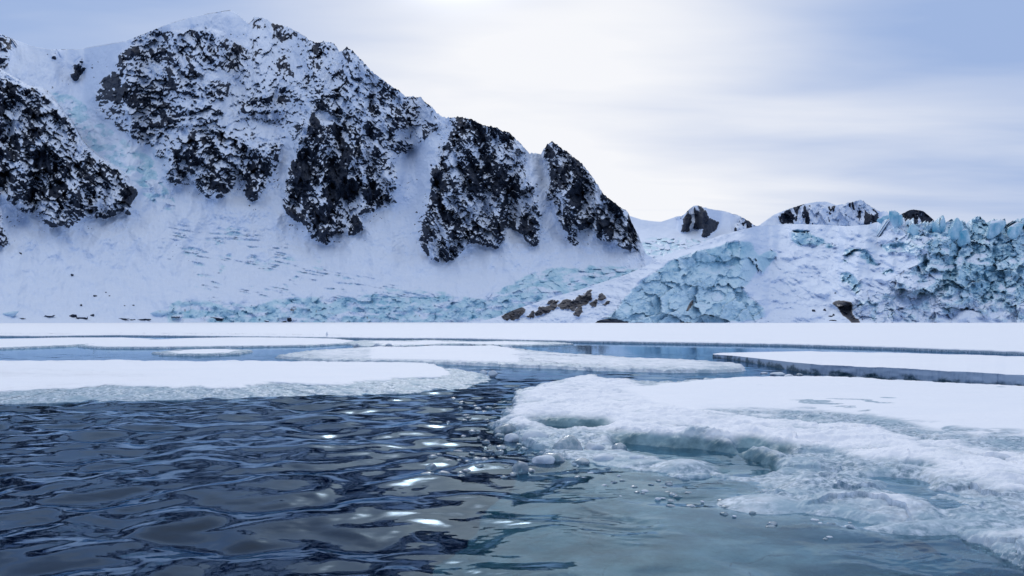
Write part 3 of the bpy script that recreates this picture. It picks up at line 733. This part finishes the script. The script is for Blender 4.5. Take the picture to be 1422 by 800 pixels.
def rel_thin(hh, ws, seed):
    def f(x, y, d):
        e = sstep(ws * .5, ws, d + .3 * ws * fbm(x / 1.5, y / 1.5, seed, 3))
        sl = sstep(0, .12, d) * (.06 + .09 * slush(x, y, .7, seed))
        return sl * (1 - e) + (hh + .012 * fbm(x / 3, y / 3, seed + 5, 3)) * e, .8 * (1 - e)
    return f
floe('ice_floe', 'long thin white floe at the far left edge of the dark lead', 'ice floe',
     [(-300,476),(-100,474),(0,472.5),(90,470.5),(180,470.5),(225,472.5),(190,476),(150,479),(90,482),(0,485.5),(-100,488),(-300,492)], (0, 478), .2, .16, 44, .5, 13, relief=rel_thin(.19, .9, 61))
floe('ice_floe', 'flat white floe in front of the far ice sheet, above the small lumpy floe', 'ice floe',
     [(104,482),(135,479),(180,475.5),(250,472),(330,470.5),(410,471),(470,472.5),(500,475.5),(480,479),(430,481.5),(330,483),(220,484.5),(140,484.5)], (310, 477.5), .2, .16, 44, .5, 14, relief=rel_thin(.22, .7, 63))
floe('ice_floe', 'small lumpy strip of ice afloat in the lead left of the central slush floe', 'ice floe',
     [(209,491.5),(240,488),(280,486.5),(330,486.5),(352,489),(338,492.5),(290,494.5),(230,494.5)], (280, 490.5), .15, .1, 36, .4, 15, relief=rel_thin(.15, 1.6, 65))
floe('ice_floe', 'low lumpy grey slush bank against the edge of the far ice sheet', 'ice floe',
     [(470,477),(500,474),(560,474.5),(600,473.5),(660,475.5),(720,475),(780,477),(800,479),(760,481),(700,481.5),(640,479.5),(560,482),(500,482.5)], (630, 478), .15, .14, 36, .6, 16, relief=rel_thin(.13, 4., 67))

# far ice sheet, a broad plain of snow from the lead to the shore
EDGE = [(-1500, 468), (-400, 467), (0, 468.2), (60, 468.6), (160, 467.2), (250, 468.0), (400, 469.8), (520, 471.6), (640, 472.2), (711, 474.2), (800, 476), (1000, 479.2), (1100, 481.2), (1250, 486), (1422, 493), (1700, 501), (2400, 515)]
us = np.concatenate([np.linspace(-1500, -210, 100), np.arange(-200, 1640, 1.1), np.linspace(1650, 2400, 60)])
ev = np.interp(us, *zip(*EDGE))
eg = EYE * F / (ev - HZ); ex = (us - CX) / F * eg
eg = eg + 1.1 * fbm(ex / 3.2, eg * 0, 71, 5, .6) + .5 * fbm(ex / .8, eg * 0, 73, 3)
rows = [(-.02, -.5), (-.02, -.1), (0, .02), (.03, .12), (.08, .20), (.2, .25), (.6, .27), (1.2, .28), (2.5, .29), (5, .3), (9, .31)]
PS = []; wet = []
for d, z in rows:
    y = eg + d; x = ex
    PS.append(np.stack([x, y, z + .05 * sstep(.0, .3, z) * fbm(x / .9, y / .9 + d, 75, 3)], 1)); wet.append(np.full(len(us), .9 if z < .15 else .25 if z < .26 else 0.))
yb = eg + 9
ridge = np.exp(np.linspace(0, 1, 34)[1:] * 1.)  
for f_ in np.linspace(0, 1, 60)[1:]:
    y = yb * (600. / yb) ** f_; x = (us - CX) / F * (eg + (y - eg))
    z = .31 + .05 * fbm(x / 14, y / 14, 77, 3) * f_ + 2.2 * sstep(.90, 1., f_) * 0
    PS.append(np.stack([x, y, z], 1)); wet.append(np.clip(.35 * sstep(.15, .5, fbm(x / 30, y / 16, 78, 3)) * (1 - f_), 0, 1))
PS = np.stack(PS)
tag(mk('sea_ice', PS.reshape(-1, 3), grid_quads(*PS.shape[:2]), M_FLOE, {'wet': np.stack(wet).ravel(), 'sub': np.clip(-PS[..., 2].ravel() * 6, 0, 1)}),
    'broad flat snow covered sea ice sheet reaching back to the shore', kind='structure')

# thick slab on the right, broken edge towards the camera
def slab():
    fr = [(990,496.2),(1020,500),(1060,507),(1100,514.5),(1126,519),(1200,524.5),(1276,530),(1350,535.5),(1422,540.5),(1560,551),(1800,566),(2200,590)]
    us = np.arange(990, 2200, 1.0); v = np.interp(us, *zip(*fr)); y = EYE * F / (v - HZ); x = (us - CX) / F * y
    y = y + .45 * fbm(x / 1.2, y / 5, 81, 6, .68)
    hgt = np.interp(us, [990, 1126, 1300, 1422, 2200], [.20, .44, .50, .50, .50]) + .05 * fbm(x / .9, y * 0, 83, 4, .6)
    yb = np.interp(us, [990, 1000, 1100, 1250, 1422, 1700, 2200], [EYE * F / (q - HZ) for q in (495.6, 494.4, 496.6, 501.5, 508.3, 522, 545)])
    yb = np.maximum(yb, y + .05)
    side = []; 
    for k in range(15):
        t = k / 14; z = -.45 + t * (hgt + .45)
        off = .05 * lumps(x / .45, z / .2, 84) + .08 * fbm(x / .35, z / .2, 85, 3) - .07 * np.exp(-((z - .04) / .09) ** 2) * -1
        side.append(np.stack([x, y + off * (1 - sstep(.9, 1, t)), z], 1))
    S_ = np.stack(side); root_loc = (float(x[150]), float(y[150]), 0.)
    top = []
    for k in range(40):
        t = (k / 39) ** 1.6; yy_ = side[-1][:, 1] * (1 - t) + yb * t; xx = x + (us - CX) / F * (yy_ - y) * 1.
        top.append(np.stack([xx, yy_, hgt - .02 * np.exp(-t * 60) + .012 * fbm(xx / 2, yy_ / 2, 86, 3) * sstep(0, .1, t)], 1))
    back = top[-1].copy(); back[:, 2] = -.4; top.append(back)
    T_ = np.stack(top)
    o = mk('ice_slab', T_.reshape(-1, 3), grid_quads(*T_.shape[:2]), M_FLOE, {'wet': np.zeros(T_.shape[:2]).ravel(), 'sub': np.zeros(T_.shape[:2]).ravel()}, loc=root_loc)
    tag(o, 'thick flat ice slab on the right with a broken grey blue edge above dark water', 'ice slab')
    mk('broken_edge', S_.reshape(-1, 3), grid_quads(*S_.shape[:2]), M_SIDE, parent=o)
slab()

# the big slushy floe in front on the right, partly awash
def right_floe():
    y = 6.0 * np.exp(np.arange(0, math.log(40 / 6.0), .0019)); u = np.arange(560, 1760, 1.5)
    X = (u[None] - CX) / F * y[:, None]; Y = np.broadcast_to(y[:, None], X.shape).copy()
    U = np.broadcast_to(u[None], X.shape); V = HZ + EYE * F / Y
    wx = X + .45 * fbm(X / 1.5, Y / 1.5, 601, 4, .6); wy = Y + .8 * fbm(X / 1.5, Y / 1.5, 605, 4, .6)
    wU = CX + wx / wy * F; wV = HZ + EYE * F / wy
    G = lambda px: poly_g(px)
    body = inside(G(FLOE_R), wx, wy)
    plateau = inside(G([(860,545),(930,538),(1010,530),(1100,527),(1200,530),(1320,537),(1422,542),(1800,560),(1800,640),(1422,612),(1330,606),(1240,590),(1140,577),(1040,572),(960,578),(900,566)]), wx, wy)
    melt = inside(G([(1050,580),(1110,573),(1160,577),(1240,588),(1330,601),(1420,606),(1422,613),(1340,609),(1250,603),(1180,596),(1110,590)]), wx, wy)
    trough = inside(G([(858,610),(900,616),(960,624),(1020,633),(1070,646),(1082,654),(1060,660),(1010,652),(960,646),(900,634),(862,622)]), wx, wy) \
        | inside(G([(738,592),(770,590),(800,594),(850,592),(846,598),(800,600),(765,599)]), wx, wy) | inside(G([(1005,624),(1060,625),(1112,630),(1100,636),(1040,632)]), wx, wy)
    gaps = inside(G([(1215,660),(1285,668),(1290,694),(1230,688)]), wx, wy) | inside(G([(1290,690),(1350,705),(1345,718),(1300,708)]), wx, wy) | inside(G([(1130,655),(1190,662),(1230,668),(1190,672),(1150,668)]), wx, wy)
    shelf = inside(G([(760,650),(870,652),(1000,668),(1080,700),(1140,735),(1200,760),(1300,770),(1500,790),(2300,850),(2300,1300),(500,1300),(620,780),(700,700)]), wx, wy)
    b = blur(body, 6, 5); bi = blur(body, 20, 16)
    pl = blur(plateau, 8, 6); tr = blur(trough, 7, 5); gp = blur(gaps, 6, 6); me = blur(melt, 8, 8)
    ridge = blur(inside(G([(700,575),(740,545),(820,524),(900,545),(930,570),(1040,590),(1200,605),(1340,625),(1500,650),(1500,700),(1380,690),(1240,650),(1120,628),(1000,622),(900,612),(800,592),(720,598)]), wx, wy), 12, 10)
    near = sstep(22, 11, Y)
    sl = .60 * slush(X, Y, .8, 611) + .24 * slush(X, Y, .27, 617) + .12 * fbm(X / .09, Y / .09, 619, 3, .6)
    billow = 1 - np.abs(perlin(X / 1.5 + .3 * Y, Y / 1.0, 623)) * 2
    mounds = lumps(X / 1.3 + .4 * fbm(X, Y, 640, 2), Y / 1.1, 641) * .6 + .8 * fbm(X / 1.6, Y / 1.2, 643, 4, .6)
    plate, pg_ = facets(X / 1.15 + .4 * fbm(X / .8, Y / .8, 651, 3), Y / .95 + .4 * fbm(X / .8, Y / .8, 653, 3), 655, 1., 1.)
    h = -.035 + .12 * sl + .12 * ridge * (.35 + .65 * billow) + .05 * bi + (.12 * mounds + .055 * plate * (.4 + .6 * near)) * (1 - pl) - .05 * near
    h = h * (1 - pl) + pl * (.19 + .035 * fbm(X / 1.5, Y / 1.1, 625, 5, .55))
    streaks = fbm(X / 1.9, Y / 1.1, 627, 4, .6)
    h -= .05 * me
    h = h * (1 - tr) + tr * (-.30 - .10 * fbm(X / .5, Y / .5, 631, 3))
    h = h * (1 - gp) + gp * (-.16 + .10 * sl)
    bank_top = np.zeros(h.shape); bank_top[34:] = blur(tr, 8, 6)[:-34]; h = h + .24 * bank_top * (1 - tr) * np.clip(.55 + 1.1 * fbm(X / .7, Y / .7, 661, 4, .6), 0, 1.2) * np.where((U > 845) & (U < 1100), 1., .45)
    rim = np.zeros(h.shape); rim[12:] = tr[:-12]; bank = np.clip((.75 + 1.1 * sl) * np.maximum(tr, rim) * sstep(.30, .12, h), 0, 1)  # bank face: wet teal ice with its shadow painted into the colour
    lowp = blur(inside(G([(850,622),(1000,655),(1095,668),(1095,692),(990,682),(870,662),(750,655),(750,612)]), wx, wy), 8, 8)
    h = h - lowp * (1 - tr) * (.55 * np.maximum(h, 0)) - .015 * lowp
    # brash skirt that breaks up towards the open water
    edge = sstep(.12, .95, np.where(Y < 24, blur(body, 26, 26), b) * 1.25 + (.5 * (sl - .45) + .45 * fbm(X / .9, Y / .8, 645, 4, .6)) * (bi > .02) * (bi < .97))
    under = -.24 - .5 * (1 - blur(shelf, 40, 40)) + .17 * fbm(X / 1.1, Y / .9, 633, 5) + .03 * sl + .05 * plate - .14 * sstep(1000, 700, U)
    h = h * edge + (1 - edge) * under
    # rounded snowy lump at the edge of the pool
    for (cu, cv, rx, ry, hh) in ((952, 651, .55, .45, .12), (900, 647, .5, .25, .06), (1075, 700, .6, .5, .07), (1140, 672, .8, .5, .09), (985, 652, .3, .2, .05), (1320, 735, .9, .25, .08)):
        gx, gy = ground(cu, cv); h = np.maximum(h, hh * 1.25 - hh * (((X - gx) / rx) ** 2 + ((Y - gy) / ry) ** 2) + .02 * sl)
    keep_v = (b > .004) | (blur(shelf, 12, 12) > .02)
    wet = np.clip(.95 - .85 * pl - .50 * sstep(.08, .26, h) - .35 * ridge * sstep(.05, .15, h), 0, 1)
    wet = np.clip(wet + .75 * (1 - pl) * fbm(X / 1.4, Y / 1.0, 657, 4, .6), 0, 1)
    wet = np.maximum(wet, .95 * me * sstep(-.05, .2, streaks + .15)); 
    blots = inside(G([(1090,565),(1140,560),(1240,566),(1260,582),(1150,580)]), wx, wy)
    wet = np.maximum(wet, .9 * blur(blots, 4, 4) * sstep(.12, .28, fbm(X / 1.3, Y / .9, 635, 4)))
    wet = np.maximum(wet, .8 * pl * sstep(.52, .62, fbm(X / 1.8, Y / 1.3, 637, 3)))
    P = np.stack([X, Y, h], -1)
    q = grid_quads(*X.shape); kv = keep_v.ravel(); keep = kv[q].all(1) 
    c = ground(1100, 600)
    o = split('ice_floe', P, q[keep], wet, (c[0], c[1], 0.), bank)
    tag(o, 'big foreground floe of lumpy slush and snow on the right, its near side under water', 'ice floe')
right_floe()

# ------------------------------------------------------------------ loose pieces of ice
def chunk(u, v, w, h, seed, label, group, mat=M_CLEAR, zf=.25, name='brash_ice'):
    x, y = ground(u, v); m_ = y / F
    vv, q = lump(seed, (w * .5 * m_, w * .42 * m_, h * .6 * m_), .3, ICO3)
    vv[:, 2] += .0 + vv[:, 2].max() * zf
    o = mk(name, vv + np.array([x, y, 0]), q, mat, {'wet': np.full(len(vv), .55), 'sub': np.zeros(len(vv))}, loc=(x, y, 0.)); return tag(o, label, 'ice chunk', group)
chunk(722, 655, 26, 30, 500, 'clear upright lump of ice standing in the glinting water', None)
chunk(790, 626, 46, 30, 501, 'large clear rounded ice block at the left tip of the slush', None)
chunk(745, 614, 42, 24, 502, 'white knobbly ice lump beside the large clear block', None, M_FLOE)
for k, (u, v, w, h) in enumerate([(700, 600, 34, 16), (712, 612, 26, 14), (770, 640, 40, 18), (825, 625, 34, 16), (860, 625, 30, 14), (840, 640, 36, 14), (806, 644, 30, 12), (755, 643, 34, 16), (688, 592, 24, 10), (885, 640, 28, 12)]):
    chunk(u, v, w, h, 510 + k, 'rounded lump of slushy ice at the left tip of the foreground floe', 'ice lumps at the left tip of the floe', M_FLOE if k % 2 else M_CLEAR)
rng = random.Random(12)
for k in range(70):
    a = rng.random(); u = 610 + 110 * rng.random() + 30 * a; v = 556 + 108 * a + rng.uniform(-6, 6)
    if k > 50: u = rng.uniform(590, 700); v = rng.uniform(628, 664)
    s_ = rng.uniform(5, 15) * (v - HZ) / 150
    chunk(u, v, s_, s_ * rng.uniform(.25, .5), 540 + k, 'small clear bit of brash ice bobbing in the water left of the foreground floe', 'brash ice bits left of the foreground floe', zf=rng.uniform(-.3, .3))
rng = random.Random(31)
for k in range(46):
    t_ = rng.random(); u = 850 + 330 * t_ + rng.uniform(-50, 20); v = 655 + 75 * t_ + rng.uniform(-4, 26)
    s_ = rng.uniform(4, 13) * (v - HZ) / 220
    chunk(u, v, s_, s_ * rng.uniform(.25, .5), 740 + k, 'small bit of ice floating over the submerged near side of the foreground floe', 'ice bits over the submerged shelf', M_CLEAR if k % 3 else M_FLOE, zf=rng.uniform(-.3, .2))
for k, (u, v, w, h) in enumerate([(1052, 499, 16, 5), (1080, 521, 22, 7), (1096, 523, 16, 6), (1120, 527, 22, 7), (1150, 529, 16, 5), (960, 505, 8, 2), (944, 501, 8, 2), (975, 502, 7, 2), (1190, 532, 20, 5), (1110, 521, 10, 4), (1062, 519, 12, 4), (1215, 533, 14, 4)]):
    chunk(u, v, w, h, 640 + k, 'chip of ice in the dark gap below the thick slab', 'ice chips below the slab', M_FLOE if k % 3 else M_CLEAR)
for k, (u, v, w, h) in enumerate([(495, 484, 9, 8), (524, 483.5, 14, 9), (540, 483.5, 10, 7), (556, 484, 8, 5), (705, 485, 14, 7), (690, 484, 10, 6), (164, 506, 12, 6), (275, 507.5, 12, 5), (240, 507.5, 9, 4), (120, 507, 10, 4), (684, 524, 14, 10), (672, 521, 12, 8), (60, 507, 9, 3)]):
    chunk(u, v, w, h, 670 + k, 'small white ice lump perched on the rim of a flat floe in the middle distance', 'ice lumps on the rims of the middle floes', M_FLOE, .6)
x, y = ground(454, 470.2); vv, q = lump(720, (.11, .1, .42), .3, ICO3); vv[:, :2] *= (1 - .6 * np.clip(vv[:, 2:] / .42, 0, 1)); vv[:, 2] += .55
tag(mk('ice_spike', vv + np.array([x, y, 0]), q, M_FLOE, {'wet': np.full(len(vv), .5), 'sub': np.zeros(len(vv))}, loc=(x, y, 0.)), 'thin upright spike of ice at the edge of the far ice sheet', 'ice spike')

# ------------------------------------------------------------------ sky, sun, camera
SUN_AZ, SUN_EL = math.atan((625 - CX) / F), R(35)
w = bpy.data.worlds.new('World'); scene.world = w; w.use_nodes = True
nt = w.node_tree; nt.nodes.clear(); T = NT(nt)
dirn = T.n('ShaderNodeTexCoord').outputs['Generated']
sky = T.n('ShaderNodeTexSky', sky_type='NISHITA', sun_disc=False, sun_elevation=SUN_EL, sun_rotation=SUN_AZ, dust_density=2.0)
bg1 = T.n('ShaderNodeBackground'); nt.links.new(sky.outputs[0], bg1.inputs[0]); bg1.inputs[1].default_value = .001
sd = (math.sin(SUN_AZ) * math.cos(SUN_EL), math.cos(SUN_AZ) * math.cos(SUN_EL), math.sin(SUN_EL))
def dot(v):
    o = T.n('ShaderNodeVectorMath', operation='DOT_PRODUCT'); nt.links.new(dirn, o.inputs[0]); o.inputs[1].default_value = v
    return o.outputs['Value']
def lobe(az, el, p):
    return T.math('POWER', T.math('MULTIPLY_ADD', dot((math.sin(R(az)) * math.cos(R(el)), math.cos(R(az)) * math.cos(R(el)), math.sin(R(el)))), .5, .5, clamp=True), p)
glow = T.math('ADD', T.math('MULTIPLY', lobe(1, 10, 40.), .78), T.math('MULTIPLY', lobe(3, 3, 10.), .38))
sep = T.n('ShaderNodeSeparateXYZ'); nt.links.new(dirn, sep.inputs[0]); zz = sep.outputs[2]
den = T.math('ADD', T.math('MAXIMUM', zz, 0.), .10)
cv = T.n('ShaderNodeCombineXYZ'); nt.links.new(T.math('DIVIDE', sep.outputs[0], den), cv.inputs[0]); nt.links.new(T.math('DIVIDE', sep.outputs[1], den), cv.inputs[1])
c1 = T.noise(T.map(cv.outputs[0], (.42, .85, 1), (0, 0, .25)), 1.0, 5, .48, .4); c2 = T.noise(T.map(cv.outputs[0], (.9, 2.4, 1), (0, 0, .2)), 1.0, 4, .5, .3)
cl = T.math('ADD', T.math('MULTIPLY', T.math('SUBTRACT', c1, .5), 1.1), T.math('MULTIPLY', T.math('SUBTRACT', c2, .5), .75))
az = T.math('ARCTAN2', sep.outputs[0], sep.outputs[1]); el = T.math('ARCSINE', zz)
el = T.math('ADD', el, T.math('MULTIPLY', T.math('SUBTRACT', c1, .5), .10))
def bank(a, e, wa, we, k):
    p = T.math('POWER', T.math('DIVIDE', T.math('SUBTRACT', az, R(a)), R(wa)), 2.); q = T.math('POWER', T.math('DIVIDE', T.math('SUBTRACT', el, R(e)), R(we)), 2.)
    return T.math('MULTIPLY', T.math('EXPONENT', T.math('MULTIPLY', T.math('ADD', p, q), -1.)), k)
for b_ in ((9, 11.2, 8, 1.6, -.20), (29, 18.5, 14, 4.2, -.26), (21, 14.6, 9, 1.4, -.16), (-29, 19, 12, 4, -.16), (25, 12.2, 9, 1.1, .14), (12, 8, 8, 1.2, .12), (31, 8.5, 8, 1.8, -.16), (-8, 17.5, 7, 1.2, -.12)):
    cl = T.math('ADD', cl, bank(*b_))
core = T.math('MULTIPLY', lobe(-4, 27.5, 1100.), 16.)  # bright spot added above the frame to make glints on the water
g = T.math('ADD', glow, cl, clamp=True)
back = T.step(dot((0, 1, 0)), -.8, .7)
base = T.mix(back, (.22, .36, .68), (.36, .49, .78))
base = T.mix(T.step(zz, .45, .95), base, (1.04, 1.07, 1.14))
col = T.mix(g, base, (.95, .965, 1.01)); col = T.mix(1., col, core, 'ADD')
bg2 = T.n('ShaderNodeBackground'); nt.links.new(col, bg2.inputs[0]); bg2.inputs[1].default_value = .95
add = T.n('ShaderNodeAddShader'); nt.links.new(bg1.outputs[0], add.inputs[0]); nt.links.new(bg2.outputs[0], add.inputs[1])
ow = T.n('ShaderNodeOutputWorld'); nt.links.new(add.outputs[0], ow.inputs[0])

sl = bpy.data.lights.new('sun', 'SUN'); sl.energy = .5; sl.angle = R(10); sl.color = (1, .985, .96)
so = bpy.data.objects.new('sun', sl); C.objects.link(so); so.location = (0, 0, 60)
from mathutils import Vector
so.rotation_euler = (-Vector(sd)).to_track_quat('-Z', 'Y').to_euler()

cam = bpy.data.cameras.new('camera'); co = bpy.data.objects.new('camera', cam); C.objects.link(co)
cam.sensor_width = 36; cam.lens = F / 1422 * 36; cam.shift_y = (HZ - 400) / 1422; cam.clip_end = 20000; cam.clip_start = .1
co.location = (0, 0, EYE); co.rotation_euler = (R(90), 0, 0)
scene.camera = co
scene.view_settings.view_transform = 'Standard'; scene.view_settings.look = 'None'; scene.view_settings.exposure = 0
scene.cycles.use_denoising = True
scene.cycles.max_bounces = 10; scene.cycles.transmission_bounces = 8; scene.cycles.volume_bounces = 0
scene.cycles.sample_clamp_indirect = 6
